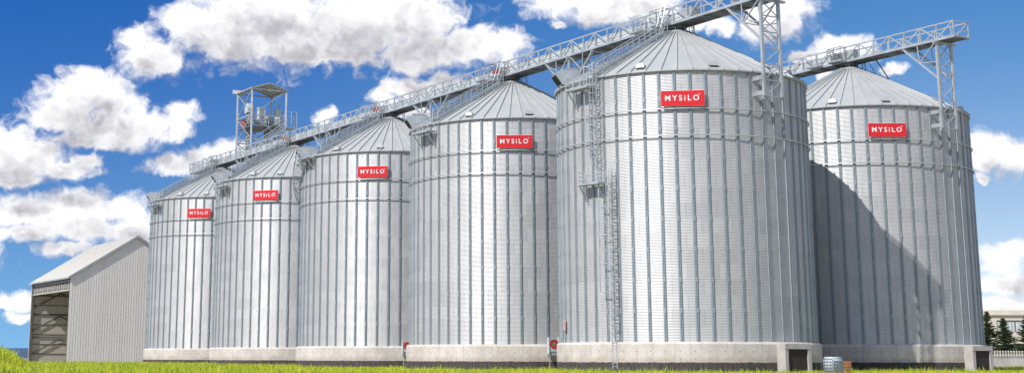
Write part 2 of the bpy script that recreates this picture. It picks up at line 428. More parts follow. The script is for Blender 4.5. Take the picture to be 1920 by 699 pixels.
# ------------------------------------------------------------------ terrain
def smooth(a, b, x):
    t = np.clip((np.asarray(x, float) - a) / (b - a), 0, 1); return t * t * (3 - 2 * t)
def gz(X, Y):
    X = np.asarray(X, float); Y = np.asarray(Y, float)
    z = -2.78 + 0.40 * smooth(150, 245, Y)
    z = z + 1.5 * smooth(-.258, -.284, X / np.maximum(Y, 1)) * smooth(112, 124, Y) * (1 - smooth(140, 170, Y))
    z = z + 0.06 * np.sin(X * 0.31 + 1) * np.sin(Y * 0.23) + 0.04 * np.sin(X * 0.83 + Y * 0.37)
    return z
def build_ground():
    xs = np.concatenate([np.linspace(-7000, -150, 12), np.linspace(-140, 140, 141), np.linspace(150, 7000, 12)])
    ys = np.concatenate([np.linspace(-2000, 20, 8), np.linspace(30, 340, 156), np.linspace(360, 9000, 14)])
    X, Y = np.meshgrid(xs, ys); Z = gz(X, Y)
    far = smooth(350, 3000, np.hypot(X, Y)); Z = Z - far * 0.5
    V = np.stack([X, Y, Z], -1).reshape(-1, 3).tolist(); nx = len(xs); F = []
    for j in range(len(ys) - 1):
        for i in range(nx - 1):
            a = j * nx + i; F.append((a, a + 1, a + nx + 1, a + nx))
    mb = MB(); mb.v = V; mb.f = F
    o = mb.build('ground', M['ground'], smooth=True); o['kind'] = 'structure'
    # hills far beyond
    mb = MB(); n = 240; rows = []
    for i in range(n):
        a = R_(-75 + 150 * i / (n - 1)); h = 27 + 3.2 * math.sin(a * 23) + 2.2 * math.sin(a * 61 + 1) + 1.2 * math.sin(a * 140)
        ring = []
        for r, zz in ((4300, -6), (4550, h * .75 - 2), (4800, h), (5600, h * .8), (6600, -6)):
            ring.append(len(mb.v)); mb.v.append((r * math.sin(a), r * math.cos(a), zz))
        rows.append(ring)
    for i in range(n - 1):
        for k in range(4): mb.f.append((rows[i][k], rows[i + 1][k], rows[i + 1][k + 1], rows[i][k + 1]))
    o = mb.build('hills', M['hills'], smooth=True); o['kind'] = 'structure'

def build_grass():
    # one tuft mesh of blades scattered directly as triangles (nobody could count them)
    N = 520000
    Y = 98 + (262 - 98) * rng.random(N) ** 1.6
    half = Y * 0.43
    cx = Y * 0.057
    X = cx + (rng.random(N) * 2 - 1) * half * 0.98
    E_ = 26000; Y2 = 108 + 48 * rng.random(E_); X2 = Y2 * (-.305 + .055 * rng.random(E_))
    X = np.concatenate([X, X2]); Y = np.concatenate([Y, Y2]); N = len(X)
    keep = np.ones(N, bool)
    for (sx, sy) in SILO_XY:
        keep &= np.hypot(X - sx, Y - sy) > 12.5
    # clumping
    cl = np.sin(X * 1.9 + np.sin(Y * 1.3) * 2) * np.sin(Y * 1.7 + np.sin(X * .9) * 2)
    keep &= rng.random(N) < (0.55 + 0.45 * cl)
    X, Y = X[keep], Y[keep]; N = len(X); Z = gz(X, Y) - 0.02
    patch = 0.5 + 0.5 * np.sin(X * 0.35 + 1.3) * np.sin(Y * 0.21 + .5) + 0.35 * np.sin(X * 1.3 + Y * .7)
    H = (0.20 + 0.22 * rng.random(N)) * (0.75 + 0.45 * patch)
    tall = rng.random(N) < 0.05 + 0.12 * (np.sin(X * .8 + 2 * np.sin(X * .31)) > .55); H[tall] *= 1.8
    H = H * (1 + 0.7 * smooth(-.262, -.29, X / Y))
    W = 0.030 + 0.045 * rng.random(N)
    a = rng.random(N) * 2 * np.pi; lean = (0.10 + 0.45 * rng.random(N)) * H; b = rng.random(N) * 2 * np.pi
    V = np.empty((N, 5, 3)); ca, sa = np.cos(a), np.sin(a); lx, ly = np.cos(b) * lean, np.sin(b) * lean
    for k, (s, t) in enumerate(((-1, 0), (1, 0), (.7, .55), (-.7, .55), (0, 1))):
        V[:, k, 0] = X + ca * W * .5 * s + lx * t * t
        V[:, k, 1] = Y + sa * W * .5 * s + ly * t * t
        V[:, k, 2] = Z + H * t * (1 - .12 * t)
    me = bpy.data.meshes.new('grass')
    me.vertices.add(N * 5); me.vertices.foreach_set('co', V.reshape(-1))
    loops = (np.arange(N)[:, None] * 5 + np.array([0, 1, 2, 3, 3, 2, 4])[None]).reshape(-1)
    me.loops.add(N * 7); me.loops.foreach_set('vertex_index', loops)
    me.polygons.add(N * 2)
    st = (np.arange(N)[:, None] * 7 + np.array([0, 4])[None]).reshape(-1)
    me.polygons.foreach_set('loop_start', st)
    me.update(calc_edges=True); me.validate()
    me.materials.append(M['grass'])
    o = link('grass', me); o['kind'] = 'stuff'
    tag(o, 'bright yellow green meadow grass growing in front of the silos', 'grass')

# ------------------------------------------------------------------ silos
def A3(a, r, z):
    t = R_(a); return Vector((r * math.sin(t), r * math.cos(t), z))
def rad(a): t = R_(a); return Vector((math.sin(t), math.cos(t), 0))
def tan(a): t = R_(a); return Vector((math.cos(t), -math.sin(t), 0))   # towards larger a
UP = Vector((0, 0, 1))
H = 24.28; CROWN_Z = 30.15; R0 = 12.0
def roof_z(r): return 24.22 + (CROWN_Z - 24.22) * (12.28 - r) / (12.28 - 1.25)

def make_shared():
    S = {}
    mb = MB(); n = 108; waves = 180; sub = 6; pitch = H / waves; prof = []
    for i in range(waves * sub + 1):
        z = i * pitch / sub; prof.append((R0 + 0.012 * math.sin(2 * math.pi * i / sub), z))
    mb.rev(prof, n)
    me = bpy.data.meshes.new('silo_wall'); me.from_pydata(mb.v, [], mb.f); me.update()
    me.flip_normals() if me.polygons[0].normal.dot(Vector(me.polygons[0].center) * Vector((1, 1, 0))) < 0 else None
    me.polygons.foreach_set('use_smooth', [True] * len(me.polygons)); me.materials.append(M['wall']); S['wall'] = me
    mb = MB()
    pr = [(-.165, 0), (-.165, .025), (-.11, .03), (-.085, .115), (-.028, .115), (-.014, .05), (.014, .05), (.028, .115), (.085, .115), (.11, .03), (.165, .025), (.165, 0)]
    mb.prism(pr, (1, 0, 0), (0, 1, 0), (0, 0, 1), (0, R0 + .005, H / 2), H - .04)
    for k in range(1, 9): mb.box(-.11, .11, R0 + .11, R0 + .13, k * 2.7 - .22, k * 2.7 + .22)
    S['stiff'] = mb.mesh('stiffener', M['stiff'])
    # roof: flat sheets between raised seams
    mb = MB(); nseg = 54
    for k in range(nseg):
        a0, a1 = k * PT, (k + 1) * PT; b = len(mb.v)
        for a in (a0, a1):
            for r, z in ((1.25, CROWN_Z), (12.28, 24.22), (12.28, 24.12), (12.0, 24.10)): mb.v.append(tuple(A3(a, r, z)))
        mb.f += [(b, b + 1, b + 5, b + 4), (b + 1, b + 2, b + 6, b + 5), (b + 2, b + 3, b + 7, b + 6)]
        t, rr = tan(a0), rad(a0)
        pin = rr * 1.3; pout = rr * 12.31
        q = []
        for p, r, w in ((pin, 1.3, .035), (pout, 12.31, .06)):
            z = roof_z(r)
            q.append([p - t * w + UP * (z - .01), p + t * w + UP * (z - .01), p + t * w * .7 + UP * (z + .15), p - t * w * .7 + UP * (z + .15)])
        mb.quadbox(q[0] + q[1])
    S['roof'] = mb.mesh('roof', M['roof'])
    mb = MB(); mb.rev([(1.45, CROWN_Z - .15), (1.45, CROWN_Z + .05), (1.2, CROWN_Z + .16), (.75, CROWN_Z + .2)], 48)
    for k in range(54):
        a = k * PT + 3.3; mb.obox(A3(a, 1.55, roof_z(1.55) + .05), tan(a), rad(a), UP, .07, .22, .1)
    S['crown'] = mb.mesh('crown_ring', M['roof'])
    mb = MB(); mb.rev([(.5, CROWN_Z + .15), (.5, 30.75)], 20); mb.rev([(.85, 30.62), (.85, 30.78), (.2, 30.8)], 20)
    for k in range(6): a = k * 60 + 20; mb.bar(A3(a, .95, CROWN_Z + .1), A3(a, .95, 30.8), .09)
    S['inlet'] = mb.mesh('inlet_collar', M['galv_dark'])
    # small crown handrail
    mb = MB()
    for a in (70, 95, 120, 145): mb.bar(A3(a, 1.7, roof_z(1.7)), A3(a, 1.7, CROWN_Z + .75), .05)
    for z in (.45, .75): mb.path([A3(a, 1.7, CROWN_Z + z) for a in range(70, 146, 15)], .03, 5)
    S['crownrail'] = mb.mesh('handrail', M['galv_dark'])
    mb = MB()
    for z in (-0.02,):
        prof = [(12.0, -.02), (12.18, .0), (12.3, -.03), (12.42, -.20), (12.42, -3.3), (11.5, -3.3), (11.5, -.05)]
        mb.rev(prof, 108)
    S['foundation'] = mb.mesh('foundation', M['concrete'])
    for nm, z in (('ring1', 20.62), ('ring2', 18.2)):
        mb = MB(); mb.path([A3(a, R0 + .24, z) for a in np.arange(0, 360, PT / 2)], .06, 6, closed=True)
        for k in range(54): mb.obox(A3(k * PT, R0 + .16, z), tan(k * PT), rad(k * PT), UP, .06, .12, .08)
        S[nm] = mb.mesh('wind_ring', M['ring'], True)
    mb = MB(); mb.path([A3(a, R0 + .14, 24.12) for a in np.arange(0, 360, PT / 2)], .06, 6, closed=True)
    S['eave'] = mb.mesh('eave_ring', M['ring'], True)
    # roof vent: short solid barrel hood, a dark plate painting the shade of its mouth
    mb = MB(); pr = [(-.42, 0)] + [(-.42 + .42 - .42 * math.cos(t), .12 + .34 * math.sin(t)) for t in np.linspace(0.1, math.pi - .1, 8)] + [(.42, 0)]
    mb.prism(pr, (1, 0, 0), (0, -.20, 1), (0, 1, 0), (0, 11.45, roof_z(11.45) - .02), .75)
    S['vent'] = mb.mesh('roof_vent', M['roof'])
    mb = MB(); mb.prism([(x * .85, y * .8 + .02) for x, y in pr], (1, 0, 0), (0, -.20, 1), (0, 1, 0), (0, 11.83, roof_z(11.83) + .03), .04)
    S['ventshade'] = mb.mesh('vent_mouth_shade', M['dark'])
    return S

def ladder(mb, a, z0, z1, r=12.42, w=.23):
    c = rad(a); t = tan(a)
    for s in (-1, 1): mb.bar(c * r + t * (s * w) + UP * z0, c * r + t * (s * w) + UP * z1, .06, .06)
    z = z0 + .2
    while z < z1 - .1: mb.bar(c * r - t * w + UP * z, c * r + t * w + UP * z, .035); z += .3
    z = z0 + 1.4
    while z < z1 - .5:
        if z > .1:
            for s in (-1, 1): mb.bar(c * 12.05 + t * (s * w) + UP * z, c * r + t * (s * w) + UP * z, .05)
        z += 1.8
def cage(mb, a, z0, z1, r=12.42):
    c = rad(a); t = tan(a); R = .40; z = z0
    while z <= z1 + .01:
        pts = [c * (r + .02 + R * 1.75 * (math.sin(q))) + t * (R * math.cos(q) * 1.0) + UP * z for q in np.linspace(0, math.pi, 9)]
        mb.path(pts, .038, 4); z += .75
    for q in np.linspace(.35, math.pi - .35, 5):
        p = c * (r + .02 + R * 1.75 * math.sin(q)) + t * (R * math.cos(q)); mb.bar(p + UP * z0, p + UP * z1, .03, .012)
def railing(mb, pts, h=1.1, r=.03, mid=(.55,)):
    pts = [Vector(p) for p in pts]
    for p in pts: mb.tube(p, p + UP * h, r, 5)
    for z in (h,) + tuple(mid): mb.path([p + UP * z for p in pts], r * .9, 5)

def platform(parent, dz, a, width, z, depth=1.15, rail=True):
    """service platform on two brackets; returns part objects"""
    c, t = rad(a), tan(a); L = (0, 0, dz)
    mb = MB(); mb.obox(c * (12.15 + depth / 2) + UP * z, t, c, UP, width, depth, .07)
    for q in (-width / 2, width / 2): mb.obox(c * (12.15 + depth / 2) + t * q + UP * (z + .03), t, c, UP, .07, depth, .2)
    mb.obox(c * (12.15 + depth) + UP * (z + .03), t, c, UP, width, .07, .2)
    p = mb.build('service_platform', M['galv'], parent, loc=L)
    for s in (-1, 1):
        mb = MB(); o = t * (s * (width / 2 - .25))
        mb.bar(c * 12.12 + o + UP * (z - 1.5), c * (12.1 + depth) + o + UP * (z - .08), .09)
        mb.bar(c * 12.16 + o + UP * (z - 1.6), c * 12.16 + o + UP * (z), .10)
        mb.build('bracket', M['galv'], p)
    if rail:
        mb = MB(); r1 = 12.15 + depth - .05
        P = [c * 12.3 + t * (width / 2 - .04), c * r1 + t * (width / 2 - .04), c * r1 + t * (width / 6), c * r1 - t * (width / 6), c * r1 - t * (width / 2 - .04), c * 12.3 - t * (width / 2 - .04)]
        railing(mb, [q + UP * (z + .05) for q in P], 1.1, .035, (.4, .75)); mb.build('railing', M['galv'], p)
    return p

def roof_stair(parent, dz, a, r_in=2.0, r_out=12.2):
    c, t = rad(a), tan(a); L = (0, 0, dz); w = .42
    mb = MB()
    for s in (-1, 1):
        mb.bar(c * r_in + t * (s * w) + UP * (roof_z(r_in) + .30), c * r_out + t * (s * w) + UP * (roof_z(r_out) + .30), .06, .24)
    n = 34
    for i in range(n):
        r = r_in + (r_out - r_in) * (i + .5) / n; mb.obox(c * r + UP * (roof_z(r) + .36), t, c, UP, w * 2, .22, .04)
    for i in range(9):
        r = r_in + (r_out - r_in) * (i + .5) / 9
        for s in (-1, 1): mb.bar(c * r + t * (s * w) + UP * (roof_z(r) + .02), c * r + t * (s * w) + UP * (roof_z(r) + .3), .08)
    st = mb.build('roof_stair', M['galv'], parent, loc=L)
    for s in (-1, 1):
        mb = MB(); m = 12
        for i in range(m + 1):
            r = r_in + (r_out - r_in) * i / m; p = c * r + t * (s * w) + UP * (roof_z(r) + .3); mb.bar(p, p + UP * 1.1, .075)
        for z in (1.1, .75, .4):
            mb.tube(c * r_in + t * (s * w) + UP * (roof_z(r_in) + .3 + z), c * r_out + t * (s * w) + UP * (roof_z(r_out) + .3 + z), .045, 5)
        mb.build('handrail', M['galv'], st)
    # steep ladder up to the gallery
    mb = MB(); p0 = c * 2.6 + UP * (roof_z(2.6) + .3); p1 = c * 1.7 + UP * 31.9
    for s in (-1, 1): mb.bar(p0 + t * (s * .28), p1 + t * (s * .28), .07, .05); mb.tube(p0 + t * (s * .28) + c * .3 + UP * .5, p1 + t * (s * .28) + c * .3 + UP * .7, .03, 5)
    for i in range(9): q = p0.lerp(p1, (i + .5) / 9); mb.bar(q - t * .28, q + t * .28, .05)
    mb.build('access_ladder', M['galv'], parent, loc=L)
    return st

def sign(parent, dz, a):
    c, t = rad(a), tan(a); L = (0, 0, dz); z = 21.52; rr = 12.32; w, h = 3.88, 1.40
    mb = MB(); mb.obox(c * (rr - .03) + UP * z, t, c, UP, w + .05, .03, h + .05)
    for s in (-1, 1):
        for q in (-1, 1): mb.bar(c * 12.0 + t * (s * 1.3) + UP * (z + q * .45), c * (rr - .04) + t * (s * 1.3) + UP * (z + q * .45), .06)
    sg = mb.build('sign', M['white'], parent, loc=L)
    mb = MB(); mb.obox(c * rr + UP * z, t, c, UP, w, .04, h); mb.build('sign_panel', M['red'], sg)
    # lettering as solid letters; reading direction is towards smaller a
    def text(s, size, x, y, ext=.012, off=.0, space=1.0):
        cu = bpy.data.curves.new('txt', 'FONT'); cu.body = s; cu.size = size; cu.extrude = ext; cu.offset = off; cu.space_character = space
        cu.align_x = 'CENTER'; cu.align_y = 'CENTER'; cu.resolution_u = 3
        ob = bpy.data.objects.new('txt', cu); COL.objects.link(ob)
        dg = bpy.context.evaluated_depsgraph_get(); me = bpy.data.meshes.new_from_object(ob.evaluated_get(dg))
        bpy.data.objects.remove(ob); bpy.data.curves.remove(cu)
        R = -t   # to the viewer's right
        ctr = c * (rr + .035) + UP * z
        for v in me.vertices:
            X, Y, Zz = v.co; v.co = ctr + R * (X + x) + UP * (Y + y) + c * Zz
        me.materials.clear(); me.materials.append(M['white']); return me
    link('lettering', text('MYSiLO', .70, -.05, .0, off=.012, space=1.42), sg)
    link('trademark_dot', text('®', .20, 1.50, .34, off=.0), sg)
    return sg

def spiral_stair(parent, dz, a0, a1, z0, z1):
    L = (0, 0, dz); n = 34; mb = MB()
    for i in range(n):
        f = (i + .5) / n; a = a0 + (a1 - a0) * f; z = z0 + (z1 - z0) * f
        mb.obox(A3(a, 12.72, z), tan(a), rad(a), UP, .34, .95, .06)
    for r in (12.25, 13.2):
        pts = [A3(a0 + (a1 - a0) * f, r, z0 + (z1 - z0) * f) for f in np.linspace(0, 1, 40)]
        b = len(mb.v)
        for p in pts: mb.v += [tuple(p + UP * .14), tuple(p - UP * .16)]
        for i in range(39): mb.f.append((b + 2 * i, b + 2 * i + 1, b + 2 * i + 3, b + 2 * i + 2))
    st = mb.build('spiral_stair', M['galv'], parent, loc=L)
    mb = MB()
    for z in (1.05, .55): mb.path([A3(a0 + (a1 - a0) * f, 13.2, z0 + (z1 - z0) * f + z) for f in np.linspace(0, 1, 40)], .035, 5)
    for f in np.linspace(0, 1, 14): p = A3(a0 + (a1 - a0) * f, 13.2, z0 + (z1 - z0) * f); mb.bar(p, p + UP * 1.05, .05)
    mb.build('handrail', M['galv'], st)
    mb = MB()
    for f in np.linspace(.04, .96, 7):
        a = a0 + (a1 - a0) * f; z = z0 + (z1 - z0) * f
        mb.bar(A3(a, 12.1, z - .9), A3(a, 13.15, z - .12), .08); mb.bar(A3(a, 12.1, z - .12), A3(a, 13.2, z - .12), .08)
    mb.build('bracket', M['galv'], st)

def roof_hood(parent, dz, a):
    c, t = rad(a), tan(a); L = (0, 0, dz)
    mb = MB(); mb.prism([(10.2, 25.15), (10.5, 25.95), (12.15, 25.98), (12.95, 25.40), (12.2, 24.40), (11.6, 24.55)], c, UP, t, (0, 0, 0), 1.5)
    for s in (-.76, .76): mb.bar(c * 10.4 + t * s + UP * 25.98, c * 12.2 + t * s + UP * 26.0, .06)
    h = mb.build('roof_hood', M['galv'], parent, loc=L)
    d = Vector(c) * .75 + UP * 1.0; d.normalize(); nrm = (c * 1.0 - UP * .75).normalized()
    mb = MB(); mb.obox(c * 12.60 + UP * 24.88, t, d, nrm, 1.3, .98, .05); mb.build('hood_mouth_shade', M['dark'], h)  # dark plate on the solid hood, standing in for shade inside its mouth

SILO_XY = [(-35.07, 250.88), (-20.15, 223.75), (-4.96, 196.51), (9.93, 170.08), (24.73, 142.77), (47.16, 161.35)]
PHASE = [.29, -.67, .0, .17, -1.46, -3.2]
SIGN_A = [190.2, 196.0, 189.7, 182.9, 188.5, 180.6]
VENTS = [(209, 186), (208, 187), (216, 186), (208, 175), (207, 174), (206, 179.5)]
LABELS = [
    'corrugated grain silo farthest left in the row, beside the open storage shed',
    'corrugated grain silo second from the left, its roof in front of the lattice elevator tower',
    'corrugated grain silo with a spiral stair on its left flank, third from the left',
    'corrugated grain silo fourth from the left, next to the one with the long caged ladder',
    'nearest and largest looking grain silo, with long caged ladders down its wall',
    'corrugated grain silo on the far right, partly shaded by the one in front of it']
S = None
def build_silos():
    global S
    S = make_shared()
    for i, (x, y) in enumerate(SILO_XY):
        g0 = float(gz(x, y)) - .1; dz = -g0; L = (0, 0, dz)
        s = thing('grain_silo', LABELS[i], 'grain silo', (x, y, g0), 0, 'galvanised grain silos on concrete bases')
        ph = R_(PHASE[i])
        link('wall', S['wall'], s, L, -ph)
        for k in range(54): link('stiffener', S['stiff'], s, L, -ph - R_(k * PT))
        rf = link('roof', S['roof'], s, L, -ph + R_(1.4))
        link('crown_ring', S['crown'], s, L); link('inlet_collar', S['inlet'], s, L); link('crown_handrail', S['crownrail'], s, L)
        link('foundation', S['foundation'], s, L, i * .37)
        link('wind_ring', S['ring1'], s, L, -ph); link('wind_ring', S['ring2'], s, L, -ph); link('eave_ring', S['eave'], s, L, -ph)
        for a in VENTS[i] + ((SIGN_A[i] - 60,), (330,), (60,), (20,))[0] + (30, 330, 90):
            v = link('roof_vent', S['vent'], s, L, -R_(a)); link('vent_mouth_shade', S['ventshade'], v)
        sign(s, dz, SIGN_A[i])
        if i != 5: roof_stair(s, dz, 229 if i < 5 else 229)
        roof_hood(s, dz, 258)
        if i == 2:
            platform(s, dz, 240, 3.0, 23.9)
            spiral_stair(s, dz, 247, 318, 23.8, 15.2)
        elif i < 5:
            platform(s, dz, 235.5, 3.1, 23.2)
        if i == 4:
            pf = platform(s, dz, 230.5, 2.7, 14.2, 0.95)
            mb = MB(); ladder(mb, 220.8, -2.35, 15.6); l1 = mb.build('ladder', M['galv'], s, loc=L)
            mb = MB(); cage(mb, 220.8, 1.2, 15.4); mb.build('safety_cage', M['galv'], l1)
            mb = MB(); ladder(mb, 228.3, 14.2, 25.6); l2 = mb.build('ladder', M['galv'], s, loc=L)
            mb = MB(); cage(mb, 228.3, 16.6, 25.4); mb.build('safety_cage', M['galv'], l2)
            for a, z0, z1, da in ((233.0, 17.6, 25.4, -4), (226.0, 4.4, 14.1, -4.6)):
                mb = MB(); mb.bar(A3(a, 12.8, z0), A3(a, 12.8, z1), .11)
                z = z0
                while z < z1: mb.bar(A3(a, 12.8, z), A3(a + da * .75, 12.6, z), .08); mb.bar(A3(a, 12.8, z), A3(a, 12.05, z), .07); z += 2.55
                mb.build('guide_post', M['galv'], s, loc=L)
            # control box with cable on the wall's left flank
            c, t = rad(257), tan(257)
            mb = MB(); mb.obox(c * 12.26 + UP * 1.6, t, c, UP, .25, .16, 1.0); cb = mb.build('control_box', M['pink'], s, loc=L)
            mb = MB(); mb.path([c * 12.35 + UP * 1.1, c * 12.32 + UP * .4 + t * .1, c * 12.35 - UP * .0 + t * .3], .025, 5); mb.build('cable', M['cable'], cb)
        if i in (4, 5):
            # concrete tunnel portal at the foot, on the axis of the row
            d = rad(151.05); q = Vector((-d.y, d.x, 0)); w0 = 1.55 if i == 4 else 1.5; sh = -1.45 if i == 4 else -2.2; T = 13.5
            zt = -.16; zb = -3.3
            Q = lambda tt, o, z: d * tt + nvec * o + UP * z
            o1, o2 = (0.05, -3.0) if i == 4 else (-1.0, -3.85)
            mb = MB()
            def blk(ta, tb, oa, ob, za, zb_): mb.obox(Q((ta + tb) / 2, (oa + ob) / 2, (za + zb_) / 2), d, nvec, UP, abs(tb - ta), abs(ob - oa), abs(zb_ - za))
            blk(11.9, T, o1, o1 - .38, zb, zt - .45); blk(11.9, T, o2 + .38, o2, zb, zt - .45); blk(11.9, T + .03, o1 + .01, o2 - .01, zt - .45, zt)
            pt = mb.build('tunnel_portal', M['portal'], s, loc=L)
            mb = MB(); mb.obox(Q(T - .18, (o1 + o2) / 2, (zb + zt - .5) / 2 + .02), d, nvec, UP, .05, abs(o1 - o2) - .78, abs(zt - .5 - zb))
            mb.build('tunnel_shade', M['tunneldark'], pt)  # dark sheet across the open portal, standing in for the shade inside
DV = Vector((.484, -.875, 0)).normalized(); nvec = Vector((-.875, -.484, 0)).normalized()
M['portal'] = mat('portal_concrete', (0.46, 0.44, 0.41), 0.85, 0, 0.12, 0.8, streak=0.25, fine=0.2)
M['tunneldark'] = mat('tunnel_dark', (0.035, 0.025, 0.022), 0.7, 0, 0.2, 1.0)

# ------------------------------------------------------------------ conveyor galleries
def support_frame(parent, t0, braces=(-1, 1)):
    p = None; mb = MB(); zb, zt, W = 21.75, 30.72, 1.05
    for v in (-W, W):
        mb.bar((t0, v, zb), (t0, v, zt), .26, .26)
        mb.bar((t0 - .12, v, zb), (t0 - .12, v, zb - .25), .18)
    n = 6; hz = (zt - zb) / n
    for i in range(n + 1):
        z = zb + i * hz; mb.bar((t0, -W, z), (t0, W, z), .10)
    for i in range(n):
        z = zb + i * hz; mb.bar((t0 + .05, -W, z), (t0 + .05, W, z + hz), .075); mb.bar((t0 - .05, W, z), (t0 - .05, -W, z + hz), .075)
    mb.bar((t0, -W - .45, zt + .02), (t0, W + .8, zt + .02), .32, .22)
    f = mb.build('support_frame', M['galv'], parent)
    mb = MB()
    for v in (-W,):
        for z in (22.1, 23.5):
            mb = MB(); mb.box(t0 - 1.6, t0 - .13, v - .09, v + .09, z - .2, z + .2); mb.build('wall_bracket', M['galv'], f)
    for s in braces:
        mb = MB()
        for v in (-W, W):
            e = t0 + s * 4.5; mb.bar((t0 + s * .1, v, 27.0), (e, v, 30.72), .22, .16)
            mb.bar((t0 + s * 2.4, v, 28.95), (t0 + s * 2.6, v, 30.8), .09); mb.bar((t0 + s * 2.4, v, 28.95), (t0 + s * .3, v, 30.7), .10)
            mb.bar((t0 + s * .1, v, 28.7), (t0 + s * 2.4, v, 28.95), .07)
        mb.bar((t0 + s * 2.4, -W, 28.95), (t0 + s * 2.4, W, 28.95), .08); mb.bar((t0 + s * 4.4, -W - .2, 30.66), (t0 + s * 4.4, W + .2, 30.66), .16)
        mb.bar((t0 + s * 2.4, -W, 28.95), (t0 + s * 4.4, W, 30.6), .07); mb.bar((t0 + s * 2.4, W, 28.95), (t0 + s * 4.4, -W, 30.6), .07)
        mb.build('knee_brace', M['galv'], f)

def gallery(name_label, ei, t_start, t_end, frames, stations, trough_end):
    x, y = SILO_XY[ei]
    root = thing('conveyor_gallery', name_label, 'conveyor', (x, y, 0), math.atan2(DV.y, DV.x), 'conveyor galleries over the silo roofs')
    z0, z1, W = 30.86, 32.56, 1.08; P = 2.2
    nP = int(round((t_end - t_start) / P)); ts = [t_end - (nP - i) * P for i in range(nP + 1)]
    for v in (-W, W):
        mb = MB()
        mb.bar((ts[0], v, z0 + .11), (ts[-1], v, z0 + .11), .10, .24)
        mb.bar((ts[0], v, z1), (ts[-1], v, z1), .13, .13)
        for i, t in enumerate(ts): mb.bar((t, v, z0 + .1), (t, v, z1), .12, .12)
        for i in range(nP):
            k = (nP - i) % 2
            a, b = ((z0 + .2, z1) if k else (z1, z0 + .2))
            mb.bar((ts[i], v - .02, a), (ts[i + 1], v - .02, b), .07, .13)
            for z in (.9,): mb.bar((ts[i], v + (.05 if v < 0 else -.05), z0 + z), (ts[i + 1], v + (.05 if v < 0 else -.05), z0 + z), .04) if v > 0 else None
        mb.build('side_truss', M['galv'], root)
    mb = MB()
    mb.box(ts[0], ts[-1], -W + .06, W - .06, z0 + .10, z0 + .14)
    f = mb.build('walkway_floor', M['galv_dark'], root)
    mb = MB()
    for i, t in enumerate(ts):
        mb.box(t - .07, t + .07, -W + .05, W - .05, z0 - .03, z0 + .09)
        if i < nP: mb.bar((t, -W + .1, z0 + .04), (ts[i + 1], W - .1, z0 + .04), .05)
    mb.build('cross_beams', M['galv_dark'], f)
    mb = MB()
    mb.box(ts[0], ts[-1], W - .12, W - .06, z0 + .16, z0 + .34)
    for t in (ts[0], ts[-1]):
        mb.bar((t, -W, z1), (t, W, z1), .11); mb.bar((t, -W, z0 + .8), (t, W, z0 + .8), .06); mb.bar((t, -W, z0 + .1), (t, W, z0 + .1), .11, .2)
    mb.build('end_rails', M['galv'], root)
    if trough_end is not None:
        mb = MB(); a, b = ts[0] + .6, trough_end
        mb.box(a, b, -.86, -.12, z0 + .18, z0 + .58); mb.box(a, b, -.90, -.08, z0 + .585, z0 + .64); mb.box(a, b, -.86, -.12, z0 + .645, z0 + 1.06); mb.box(a, b, -.90, -.08, z0 + 1.065, z0 + 1.12)
        t = a
        while t < b: mb.box(t - .03, t + .03, -.91, -.07, z0 + .17, z0 + 1.13); t += 3.0
        c = mb.build('conveyor_casing', M['trough'], root)
        mb = MB(); mb.box(b - .7, b + .9, -.9, 0, z0 + .3, z0 + 1.35); mb.build('conveyor_head', M['greybox'], c)
    for t0, br in frames: support_frame(root, t0, br)
    for t0, kind in stations:
        # spout down to the silo, side platform with rails and a gear motor
        mb = MB(); mb.box(t0 - .35, t0 + .35, -.75, -.05, 30.55, z0 + .2); mb.build('outlet_spout', M['galv_dark'], root)
        mb = MB(); mb.box(t0 - 1.75, t0 + .35, -W - 1.0, -W - .08, z0 + .12, z0 + .24)
        for t in (t0 - 1.6, t0 + .2): mb.bar((t, -W - .95, z0 + .06), (t, -W - .05, z0 + .06), .09, .12)
        p = mb.build('motor_platform', M['galv'], root)
        mb = MB(); q = [(t0 - 1.7, -W - .1, 0), (t0 - 1.7, -W - .95, 0), (t0 - .7, -W - .95, 0), (t0 + .3, -W - .95, 0), (t0 + .3, -W - .1, 0)]
        railing(mb, [Vector(k) + UP * (z0 + .2) for k in q], 1.45, .04, (.75,)); mb.build('railing', M['galv_dark'], p)
        if kind:
            m = M['motor'] if kind == 'red' else M['galv_dark']
            mb = MB(); mb.tube((t0 - 1.25, -W - .55, z0 + .6), (t0 - .35, -W - .55, z0 + .6), .30, 14); mb.tube((t0 - .42, -W - .55, z0 + .6), (t0 - .28, -W - .55, z0 + .6), .36, 14)
            mb.box(t0 - 1.1, t0 - .5, -W - .8, -W - .3, z0 + .24, z0 + .42); mo = mb.build('gear_motor', m, p)
            mb = MB(); mb.box(t0 - 1.2, t0 - .55, -W - .3, -W + .1, z0 + .35, z0 + 1.15); mb.box(t0 - 1.1, t0 - .75, -W - .75, -W - .4, z0 + .85, z0 + 1.12); mb.build('gearbox', M['greybox'], mo)
        # hatch hoops where the ladder arrives
        mb = MB()
        q = [(t0 - 5.2, -W - .05, 0), (t0 - 5.2, -W - .8, 0), (t0 - 3.4, -W - .8, 0)]
        railing(mb, [Vector(k) + UP * (z0 + .2) for k in q], 1.5, .035, (.8,))
        mb.box(t0 - 5.3, t0 - 3.3, -W - .9, -W - .06, z0 + .08, z0 + .18)
        mb.build('ladder_landing', M['galv'], root)
    return root

